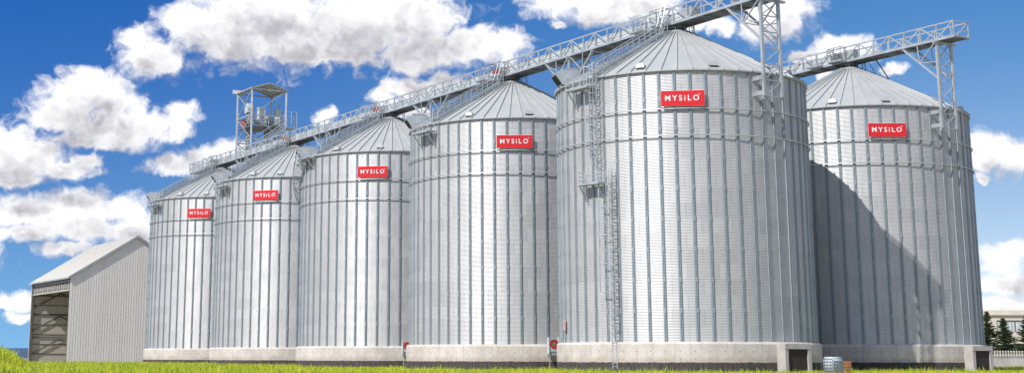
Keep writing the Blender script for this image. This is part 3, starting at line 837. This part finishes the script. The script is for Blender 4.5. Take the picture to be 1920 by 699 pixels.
def build_conveyors():
    st = [0, -30.85, -30.85 - 31.15, -30.85 - 31.15 - 31.1, -124.25]
    r = gallery('long grey lattice conveyor gallery running over the row of five silos', 4, -138.4, 13.6 + .35,
            [(13.4, (-1,))] + [(t + 13.4, (-1, 1)) for t in st[1:]],
            [(st[0], None), (st[1], 'red'), (st[2], 'red'), (st[3], 'red'), (st[4], 'dark')], 2.6)
    mb = MB(); mb.box(8.6, 13.7, -.2, .9, 31.1, 32.5); mb.build('drive_cover', M['trough'], r)
    r = gallery('short conveyor gallery over the far right silo, ending in the air', 5, -44.0, 15.75,
            [(13.4, (-1,)), (13.4 - 31, (-1, 1))], [(0.4, 'dark')], .6)
    mb = MB(); mb.bar((3.0, .9, 31.0), (4.2, 1.5, 28.6), .12); mb.bar((1.9, .9, 31.0), (2.6, 1.2, 29.4), .07); mb.build('chute_pipe', M['galv_dark'], r)

# ------------------------------------------------------------------ elevator tower
def build_tower():
    LV = -nvec                       # lateral, away from camera
    base = Vector((-25.6, 256.1, 0)) + DV * (-15)
    g0 = float(gz(base.x, base.y)) - .1
    r = thing('elevator_tower', 'open lattice elevator tower with a roof, standing behind the row of silos', 'tower', (base.x, base.y, g0), 0)
    L = (0, 0, -g0); U = 7.2; V = 6.9; zt = 47.6
    Pn = lambda u, v, z: (-DV) * u + LV * v + UP * z
    cs = [(0, 0), (0, V), (U, V), (U, 0)]
    for u, v in cs:
        mb = MB(); mb.bar(Pn(u, v, g0), Pn(u, v, zt), .34, .34); mb.build('post', M['galv'], r, loc=L)
    lev = [g0 + .3, 8, 15, 22, 28.5, 33.6, 38.2, 42.7, zt]
    mb = MB()
    for z in lev[1:]:
        for i in range(4): a, b = cs[i], cs[(i + 1) % 4]; mb.bar(Pn(*a, z), Pn(*b, z), .2, .2)
    for k in range(len(lev) - 1):
        for i in range(4):
            a, b = cs[i], cs[(i + 1) % 4]
            mb.bar(Pn(*a, lev[k]), Pn(*b, lev[k + 1]), .14)
            if k >= 3 and (k != 7 or i % 2): mb.bar(Pn(*b, lev[k]), Pn(*a, lev[k + 1]), .11)
    mb.build('bracing', M['galv'], r, loc=L)
    # gable roof with visible ribs under it; the gable end faces along the row
    mb = MB(); e = .35; zr = zt + 1.25
    v0, vm, v1 = -e, V / 2, V + e
    for (va, za, vb, zb) in ((v0, zt + .05, vm, zr), (vm, zr, v1, zt + .05)):
        mb.quadbox([Pn(-e, va, za), Pn(U + e, va, za), Pn(U + e, vb, zb), Pn(-e, vb, zb), Pn(-e, va, za + .12), Pn(U + e, va, za + .12), Pn(U + e, vb, zb + .12), Pn(-e, vb, zb + .12)])
    rf = mb.build('roof', M['shedroof'], r, loc=L)
    mb = MB()
    for u in np.linspace(0, U, 5):
        mb.bar(Pn(u, v0, zt - .06), Pn(u, vm, zr - .1), .12, .2); mb.bar(Pn(u, vm, zr - .1), Pn(u, v1, zt - .06), .12, .2)
    mb.build('rafters', M['galv'], rf)
    mb = MB(); mb.quadbox([Pn(U - .3, -.1, zt + .2), Pn(U + 1.2, -.6, zt + .2), Pn(U + 1.2, .8, zt + .3), Pn(U - .3, .8, zt + .3)] + [Pn(U - .3, -.1, zt + .5), Pn(U + 1.2, -.6, zt + 1.0), Pn(U + 1.2, .8, zt + 1.0), Pn(U - .3, .8, zt + .6)])
    mb.build('roof_gutter_box', M['roof'], rf)
    for z, uu in ((40.7, (0, U)), (36.0, (0, U))):
        mb = MB(); mb.obox(Pn(U / 2, V / 2, z), -DV, LV, UP, U, V, .12); p = mb.build('deck', M['galv_dark'], r, loc=L)
        mb = MB(); q = [(0, 0), (0, V / 2), (0, V), (U / 2, V), (U, V), (U, V / 2), (U, 0), (U / 2, 0), (0, 0)]
        railing(mb, [Pn(a, b, z + .1) for a, b in q], 1.1, .045, (.55,)); mb.build('railing', M['galv'], p)
    # side balcony at right
    mb = MB(); mb.obox(Pn(1.2, V + 1.1, 40.7), -DV, LV, UP, 2.6, 2.2, .12); p = mb.build('balcony', M['galv'], r, loc=L)
    mb = MB(); railing(mb, [Pn(a, b, 40.8) for a, b in ((-.1, V), (-.1, V + 1.1), (-.1, V + 2.2), (1.2, V + 2.2), (2.5, V + 2.2))], 3.0, .06, (1.0, 2.0)); mb.build('railing', M['galv'], p)
    # bucket elevators: twin legs and a head each
    for (u, v, zh, red) in ((4.9, 1.4, 43.8, True), (3.4, 4.4, 41.7, False), (1.6, 5.6, 41.2, False)):
        mb = MB()
        for s in (-.42, .42): mb.obox(Pn(u + s, v, (g0 + zh) / 2), -DV, LV, UP, .42, .5, zh - g0)
        for z in np.arange(3, zh, 3.0):
            for s in (-.42, .42): mb.obox(Pn(u + s, v, z), -DV, LV, UP, .52, .6, .1)
        e_ = mb.build('bucket_elevator', M['greybox'], r, loc=L)
        mb = MB(); pr = [(-.95, 0), (-1.0, .9), (-.6, 1.6), (0, 1.85), (.6, 1.6), (1.0, .9), (.95, 0)]
        mb.prism(pr, -DV, UP, LV, Pn(u, v, zh), .95); mb.build('elevator_head', M['trough'], e_)
        if red:
            mb = MB(); mb.obox(Pn(u + .3, v - .8, zh - 2.2), -DV, LV, UP, 1.2, .5, 1.7); mb.build('drive_motor', M['motor'], e_)
    for (u, v) in ((1.2, 2.4), (2.4, 6.2)):
        mb = MB(); mb.obox(Pn(u, v, 42.5), -DV, LV, UP, 1.4, 1.1, 3.4); mb.obox(Pn(u, v, 44.3), -DV, LV, UP, 1.55, 1.25, .15); fb = mb.build('filter_box', M['trough'], r, loc=L)
        mb = MB(); mb.tube(Pn(u, v - .7, 41.7), Pn(u, v - 1.5, 41.7), .5, 12); mb.build('fan', M['greybox'], fb)
    # inclined stair between the decks
    mb = MB()
    for vv in (-.2, .5):
        mb.bar(Pn(-.1, vv, 0) * 0 + Pn(.3 - .6, .2, 36.1) + UP * 0, Pn(-.5, V - .1, 40.8), .1, .3) if vv < 0 else mb.bar(Pn(-1.2, .2, 36.1), Pn(-1.2, V - .1, 40.8), .1, .3)
    for i in range(18): f = (i + .5) / 18; mb.obox(Pn(-.8, .2 + (V - .3) * f, 36.1 + 4.7 * f + .05), -DV, LV, UP, .7, .25, .05)
    for h in (.55, 1.1):
        for uu in (-.45, -1.2): mb.tube(Pn(uu, .2, 36.1 + h), Pn(uu, V - .1, 40.8 + h), .05, 5)
    mb.build('stair', M['galv'], r, loc=L)

# ------------------------------------------------------------------ storage shed
def build_shed():
    c0 = Vector((-67.5, 280, 0)); g0 = -2.75
    r = thing('storage_shed', 'tall cream metal storage shed with one long side open, left of the silos', 'shed', (c0.x, c0.y, g0), math.atan2(-nvec.y, -nvec.x))
    # local: x = across gable (away), y = along the length away from camera
    # local axes: X = LV (.875,.484), Y = -DV rotated +90 -> (-.484,.875)
    W, Ln = 25.4, 29.0; ze, za = 15.15 - g0 - 2.75 + 1.0, 0
    zb = .15; ze = 13.35 - g0; za = 21.3 - g0; xm = W / 2
    th = .18
    mb = MB(); mb.prism([(0, zb), (W, zb), (W, ze), (xm, za), (0, ze)], (1, 0, 0), (0, 0, 1), (0, 1, 0), (0, th / 2, 0), th)
    x = .35
    while x < W - .2:        # profiled sheet ribs on the gable
        top = ze + (za - ze) * (x / xm if x < xm else (W - x) / xm) - .12
        mb.box(x - .04, x + .04, -.028, .001, zb, top); x += .5
    g1 = mb.build('front_gable', M['shed'], r)
    mb = MB(); mb.box(-.05, W + .05, -.12, .35, -.4, zb); mb.build('plinth', M['fencec'], r)
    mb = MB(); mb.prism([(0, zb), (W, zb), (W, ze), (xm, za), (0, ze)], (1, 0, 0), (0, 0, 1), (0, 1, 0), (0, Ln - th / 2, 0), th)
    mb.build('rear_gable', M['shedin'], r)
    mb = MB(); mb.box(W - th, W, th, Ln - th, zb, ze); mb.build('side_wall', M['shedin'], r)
    mb = MB(); o = .45; sl = (za - ze) / xm
    for (xa, zA, xb, zB) in ((-o, ze - o * sl, xm, za), (xm, za, W + o, ze - o * sl)):
        mb.quadbox([(xa, -.35, zA + .1), (xa, Ln + .35, zA + .1), (xb, Ln + .35, zB + .1), (xb, -.35, zB + .1), (xa, -.35, zA + .35), (xa, Ln + .35, zA + .35), (xb, Ln + .35, zB + .35), (xb, -.35, zB + .35)])
    for yy in np.arange(.2, Ln, .75):
        mb.bar((-o + .05, yy, ze - o * sl + .37), (xm, yy, za + .37), .06, .05)
    rf = mb.build('roof', M['shedroof'], r)
    mb = MB()
    mb.bar((-o, -.37, ze - o * sl + .2), (xm, -.37, za + .2), .05, .42); mb.bar((W + o, -.37, ze - o * sl + .2), (xm, -.37, za + .2), .05, .42)
    mb.build('verge_trim', M['galv'], rf)
    mb = MB(); mb.box(-o - .18, -o + .02, -.4, Ln + .4, ze - o * sl + .02, ze - o * sl + .32); mb.build('gutter', M['galv'], rf)
    # eave lattice girder over the opening
    mb = MB()
    for z in (ze - .5, ze - 2.3): mb.bar((.25, .2, z), (.25, Ln - .2, z), .2, .25)
    n = 22; st = (Ln - .6) / n
    for i in range(n):
        y = .3 + i * st; mb.bar((.25, y, ze - 2.2), (.25, y + st * .75, ze - .6), .1, .22); mb.bar((.25, y + st * .75, ze - .6), (.25, y + st, ze - 2.2), .08)
    mb.build('eave_girder', M['fencec'], r)
    mb = MB(); mb.box(.45, .5, .2, Ln - .2, ze - 2.3, ze); mb.build('girder_backing', M['shedsteel'], r)
    for (x, y) in ((.2, .35), (.2, Ln - .45)):
        mb = MB(); mb.box(x - .2, x + .2, y - .25, y + .25, 0, ze - .2); mb.build('column', M['shedsteel'], r)
    for x in (8.4, 16.8):
        mb = MB(); mb.box(x - .15, x + .15, Ln - .75, Ln - .35, 0, ze + 4); mb.build('column', M['shedsteel'], r)
    # girts and knee braces on the inside of the rear gable
    mb = MB()
    for z in np.arange(2.0, ze, 1.95): mb.box(.2, W - .2, Ln - .26, Ln - .185, z - .08, z + .08)
    for z in (5.3, 9.9, ze - 2.4): mb.box(.2, W - .2, Ln - .34, Ln - .265, z - .13, z + .13)
    mb.build('girts', M['shedsteel'], r)
    mb = MB()
    for z in (1.9, 6.6, 11.2):
        for x in (0.4, 8.8, 17.2):
            mb.bar((x, Ln - .42, z), (x + 5.6, Ln - .42, z + 3.0), .12, .26); mb.bar((x + 5.6, Ln - .42, z + 3.0), (x + 8.2, Ln - .42, z + 1.9), .12, .26)
    mb.build('wall_bracing', M['shedsteel'], r)
    for (x, y) in ((-.5, -.6), (W * .83, -.5)):
        mb = MB(); mb.box(x - .4, x + .35, y - .3, y + .3, -.2, .55); mb.box(x - .25, x + .2, y - .35, y - .3, .1, .75); mb.build('drain_box', M['shedsteel'], r)

# ------------------------------------------------------------------ small things
def build_fans():
    for i, (si, a, lab) in enumerate(((3, 165.6, 'square white aeration fan with red ring, between the two nearest silos of the row'),
                                      (2, 169.5, 'square aeration fan with red ring, farther back beside the fourth silo'))):
        x, y = SILO_XY[si]; c = rad(a); p = Vector((x, y, 0)) + c * 13.05; g0 = float(gz(p.x, p.y))
        f = thing('aeration_fan', lab, 'fan', (p.x, p.y, g0), -R_(a) + math.pi, 'aeration fans at the silo feet'); d = -g0
        # local -Y points outward (towards the camera)
        f.rotation_euler = (0, 0, math.pi - R_(a))
        L = (0, 0, d)
        mb = MB(); mb.box(-.55, .55, -.2, .2, -.75, .62)
        for s in (-.57, .57): mb.box(s - .04, s + .04, -.3, .3, -.95, .72)
        mb.build('housing', M['trough'], f, loc=L)
        mb = MB(); b = len(mb.v)
        mb.rev([(.26, .0), (.26, .07), (.47, .07), (.47, .0)], 28, True)
        mb.v = [(vx, -.2 - vz, vy + .05) for vx, vy, vz in mb.v]; mb.build('red_ring', M['motor'], f, loc=L)
        mb = MB(); mb.rev([(.02, .06), (.25, .03), (.25, 0)], 20); mb.v = [(vx, -.2 - vz, vy + .05) for vx, vy, vz in mb.v]; h = mb.build('impeller', M['galv_dark'], f, loc=L)
        mb = MB(); mb.box(-.5, .5, -.15, .7, -1.15, -.78); mb.box(-.35, .35, .2, .9, -.75, .5); mb.build('duct', M['greybox'], f, loc=L)
        mb = MB()
        for s in (-.45, .45): mb.bar((s, -.1, -1.1), (s, -.1, g0), .08)
        mb.build('stand', M['galv'], f, loc=L)
        mb = MB(); mb.path([(.5, -.1, -.9), (.75, -.2, -1.3), (.9, -.1, -1.9), (.85, 0, g0 + .1)], .03, 5); mb.build('cable', M['cable'], f, loc=L)

def build_tank():
    x, y = 31.6, 117.0; g0 = float(gz(x, y)) - .02
    t = thing('water_tank', 'white plastic cube tank in a wire cage standing before the shaded silo base', 'tank', (x, y, g0), R_(32))
    t.scale = (1.12, 1.12, 1.28)
    mb = MB()
    for yy in (-.5, 0, .5): mb.box(-.6, .6, yy - .06, yy + .06, 0, .14)
    for xx in (-.52, -.26, 0, .26, .52): mb.box(xx - .07, xx + .07, -.56, .56, .14, .17)
    mb.build('pallet', M['wood'], t)
    import bmesh
    bm = bmesh.new(); bmesh.ops.create_cube(bm, size=1)
    for v in bm.verts: v.co = Vector((v.co.x * 1.12, v.co.y * .95, v.co.z * 1.0 + .69))
    bmesh.ops.bevel(bm, geom=list(bm.edges), offset=.1, segments=3, affect='EDGES')
    for v in bm.verts:
        if v.co.z > 1.1: v.co.z += .08 * (1 - (abs(v.co.x) + abs(v.co.y)) / 1.1)
    me = bpy.data.meshes.new('bottle'); bm.to_mesh(me); bm.free(); me.materials.append(M['plastic'])
    me.polygons.foreach_set('use_smooth', [True] * len(me.polygons)); link('bottle', me, t)
    mb = MB(); mb.tube((0, 0, 1.2), (0, 0, 1.32), .12, 14); mb.build('cap', M['dark'], t)
    mb = MB(); X, Y = .60, .52
    for z in (.2, .38, .56, .74, .92, 1.1): mb.path([(X, Y, z), (-X, Y, z), (-X, -Y, z), (X, -Y, z)], .017, 5, closed=True)
    for k in range(6):
        xx = -X + 2 * X * k / 5
        for s in (-Y, Y): mb.tube((xx, s, .15), (xx, s, 1.1), .015, 5)
    for k in range(5):
        yy = -Y + 2 * Y * k / 4
        for s in (-X, X): mb.tube((s, yy, .15), (s, yy, 1.1), .015, 5)
    mb.build('wire_cage', M['galv_dark'], t)
    # wooden crate beside it
    x2, y2 = 33.15, 118.2; g1 = float(gz(x2, y2))
    crx = 0.55
    w = thing('wooden_crate', 'orange brown wooden crate right beside the caged white tank', 'crate', (x2 - .12, y2, g1), R_(8)); w.scale = (crx, 1, 1)
    for k, z in enumerate((.0, .24, .48, .72, .96)):
        mb = MB(); mb.box(-.36, .36, -.3, -.27, z + .02, z + .22); mb.box(-.36, .36, .27, .3, z + .02, z + .22); mb.box(-.36, -.33, -.265, .265, z + .02, z + .22); mb.box(.33, .36, -.265, .265, z + .02, z + .22); mb.build('board', M['wood'], w)
    mb = MB(); mb.box(-.33, .33, -.27, .27, 0, .02)
    for a in (-.3, .3):
        for b in (-.24, .24): mb.box(a - .03, a + .03, b - .03, b + .03, .021, 1.2)
    mb.build('frame', M['wood'], w)
    # low dark pipe stub at the far right base
    x3, y3 = 38.6, 132.5
    g2 = float(gz(40.0, 147)); 
    s = thing('pipe_stub', 'short dark capped pipe standing by the base of the shaded silo', 'pipe', (39.2, 143.2, float(gz(39.2, 143.2))))
    mb = MB(); mb.tube((0, 0, -.1), (0, 0, 1.15), .16, 14); mb.build('pipe', M['tunneldark'], s)
    mb = MB(); mb.tube((0, 0, 1.15), (0, 0, 1.32), .24, 14); mb.build('cap', M['tunneldark'], s)

def build_right_side():
    # precast fence on a concrete wall
    g0 = -2.9
    f = thing('concrete_fence', 'low concrete wall topped with a pale openwork fence, right of the silos', 'fence', (60, 196, g0))
    mb = MB(); mb.box(0, 60, -.15, .15, -.3, 1.72); mb.box(0, 60, -.22, .22, 1.72, 1.82); mb.build('wall', M['fencec'], f)
    mb = MB(); x = 0.1
    mb.box(0, 60, -.06, .06, 1.95, 2.03); mb.box(0, 60, -.06, .06, 2.38, 2.44)
    mb.build('rail', M['plaster'], f)
    mb = MB()
    while x < 60:
        mb.prism([(-.07, 0), (-.11, .25), (-.05, .45), (-.09, .62), (0, .78), (.09, .62), (.05, .45), (.11, .25), (.07, 0)], (1, 0, 0), (0, 0, 1), (0, 1, 0), (x, -.0, 1.825), .07); x += .36
    b = mb.build('balusters', M['plaster'], f)
    # building
    bx, by = 98, 285; g1 = -2.9
    b = thing('office_building', 'cream flat roofed building with a long window band behind the fir trees', 'building', (bx, by, g1))
    Hh = 10.6; W = 46; D = 14
    mb = MB()
    def wallbox(x0, x1, z0, z1): mb.box(x0, x1, 0, .35, z0, z1)
    # window band from x=15.2 on, z 6.8..9.0 ; lower band 1.2..4.2
    wallbox(0, W, 0, 1.2); wallbox(0, 10.6, 1.2, Hh - .9); wallbox(10.6, W, 4.2, 6.55); wallbox(10.6, W, 8.75, Hh - .9)
    mb.box(0, .35, .35, D, 0, Hh - .9); mb.box(W - .35, W, .35, D, 0, Hh - .9); mb.box(.35, W - .35, D - .35, D, 0, Hh - .9)
    for x in (24.6, 35.0): mb.box(x, x + .8, .02, .33, 1.2, 4.2); mb.box(x, x + .8, .02, .33, 6.55, 8.75)
    mb.build('wall', M['plaster'], b)
    mb = MB(); mb.box(-.3, W + .3, -.4, D + .3, Hh - .9, Hh - .55); mb.box(-.1, W + .1, -.2, D + .1, Hh - .55, Hh); mb.build('roof', M['plaster'], b)
    for (x0, x1) in ((10.6, 24.6), (25.4, 35.0), (35.8, W)):
        for z0, z1 in ((1.2, 4.2), (6.55, 8.75)):
            mb = MB(); n = 4
            for k in range(n + 1): x = x0 + (x1 - x0) * k / n; mb.box(x - .06, x + .06, .1, .22, z0 + .1, z1 - .1)
            mb.box(x0, x1, .08, .24, z0, z0 + .1); mb.box(x0, x1, .08, .24, z1 - .1, z1)
            w = mb.build('window', M['shedsteel'], b)
            mb = MB(); mb.box(x0, x1, .25, .28, z0, z1); mb.build('pane', M['glass'] if z0 < 5 or x0 > 30 else M['glass'], w)
            if z0 > 5 and x0 < 20:
                mb = MB(); x = x0 + .2
                while x < x0 + 5.6: mb.box(x, x + .62, .235, .245, z0 + .12, z1 - .12); x += .70
                mb.build('blinds', M['curtain'], w)
    # rusty utility post
    p = thing('utility_post', 'thin rusty steel post between the two fir trees', 'post', (83.9, 224, -2.8))
    mb = MB(); mb.bar((0, 0, 0), (0, 0, 8.0), .22); mb.build('shaft', M['rubble'], p)
    mb = MB(); mb.bar((-.6, 0, 7.7), (.6, 0, 7.7), .12); mb.build('crossarm', M['rubble'], p)
    pr = thing('pipe_rack', 'dark pipe railing in front of the cream building', 'rack', (92, 250, -2.8))
    for z in (3.2, 4.9):
        mb = MB(); mb.bar((0, 0, z), (34, 0, z), .14); mb.build('pipe', M['shedsteel'], pr)
    for x in (6, 11.5, 17, 22.5, 28, 33.5):
        mb = MB(); mb.bar((x, 0, 0), (x, 0, 5.0), .16); mb.build('upright', M['shedsteel'], pr)
    # firs
    for k, (x, y, h, w, lab) in enumerate(((80.2, 214, 7.8, 2.9, 'dark green fir tree directly right of the shaded silo'),
                                           (84.4, 219, 6.9, 3.3, 'bushy fir tree in the middle, before the building windows'),
                                           (89.0, 222, 7.5, 3.2, 'fir tree cut by the right edge, before the cream building'))):
        fir(x, y, float(gz(x, y)), h, w, lab, k)

def fir(x, y, g0, h, w, lab, seed):
    rr = random.Random(seed + 3)
    t = thing('fir_tree', lab, 'tree', (x, y, g0), 0, 'fir trees by the fence')
    mb = MB(); n = 8
    mb.rev([(.16, 0), (.13, h * .3), (.07, h * .7), (.015, h * .99)], 8); mb.build('trunk', M['bark'], t, True)
    mb = MB()
    z = .5
    def spray(p, d, L):
        d = d.normalized(); s = d.cross(UP).normalized()
        k = 0.0
        while k < L:
            q = p + d * k
            for sg in (-1, 1):
                e = (d * .55 + s * sg * (.8 + rr.random() * .4) + UP * rr.uniform(-.3, .35)).normalized() * rr.uniform(.14, .30) * (1.15 - k / L * .6)
                wv = d * .045 + UP * rr.uniform(-.03, .03); b = len(mb.v)
                mb.v += [tuple(q - wv), tuple(q + wv), tuple(q + e + wv * .3), tuple(q + e - wv * .6)]; mb.f.append((b, b + 1, b + 2, b + 3))
            k += .055
    while z < h:
        f = z / h; L = w * (1 - f) ** .85 * rr.uniform(.8, 1.08) + .10
        m = 9 if f < .7 else 6; a0 = rr.random() * 6.28
        for i in range(m):
            if rr.random() < .10: continue
            a = a0 + i * 6.283 / m + rr.uniform(-.3, .3); l = L * rr.uniform(.7, 1.12)
            d = Vector((math.cos(a), math.sin(a), rr.uniform(-.18, .12) + .45 * f))
            spray(Vector((0, 0, z + rr.uniform(-.08, .08))), d, l)
            # side twigs
            for q in (.4, .65):
                p = Vector((0, 0, z)) + d.normalized() * (l * q); sd = d.normalized().cross(UP)
                for sg in (-1, 1): spray(p, d.normalized() * .8 + sd * sg * .7, l * .32)
        z += .17 + .10 * (1 - f)
    me = bpy.data.meshes.new('crown'); me.from_pydata(mb.v, [], mb.f); me.update(); me.materials.append(M['needles']); link('crown', me, t)

build_ground()
build_silos()
build_conveyors()
build_tower()
build_shed()
build_fans()
build_tank()
build_right_side()
build_grass()
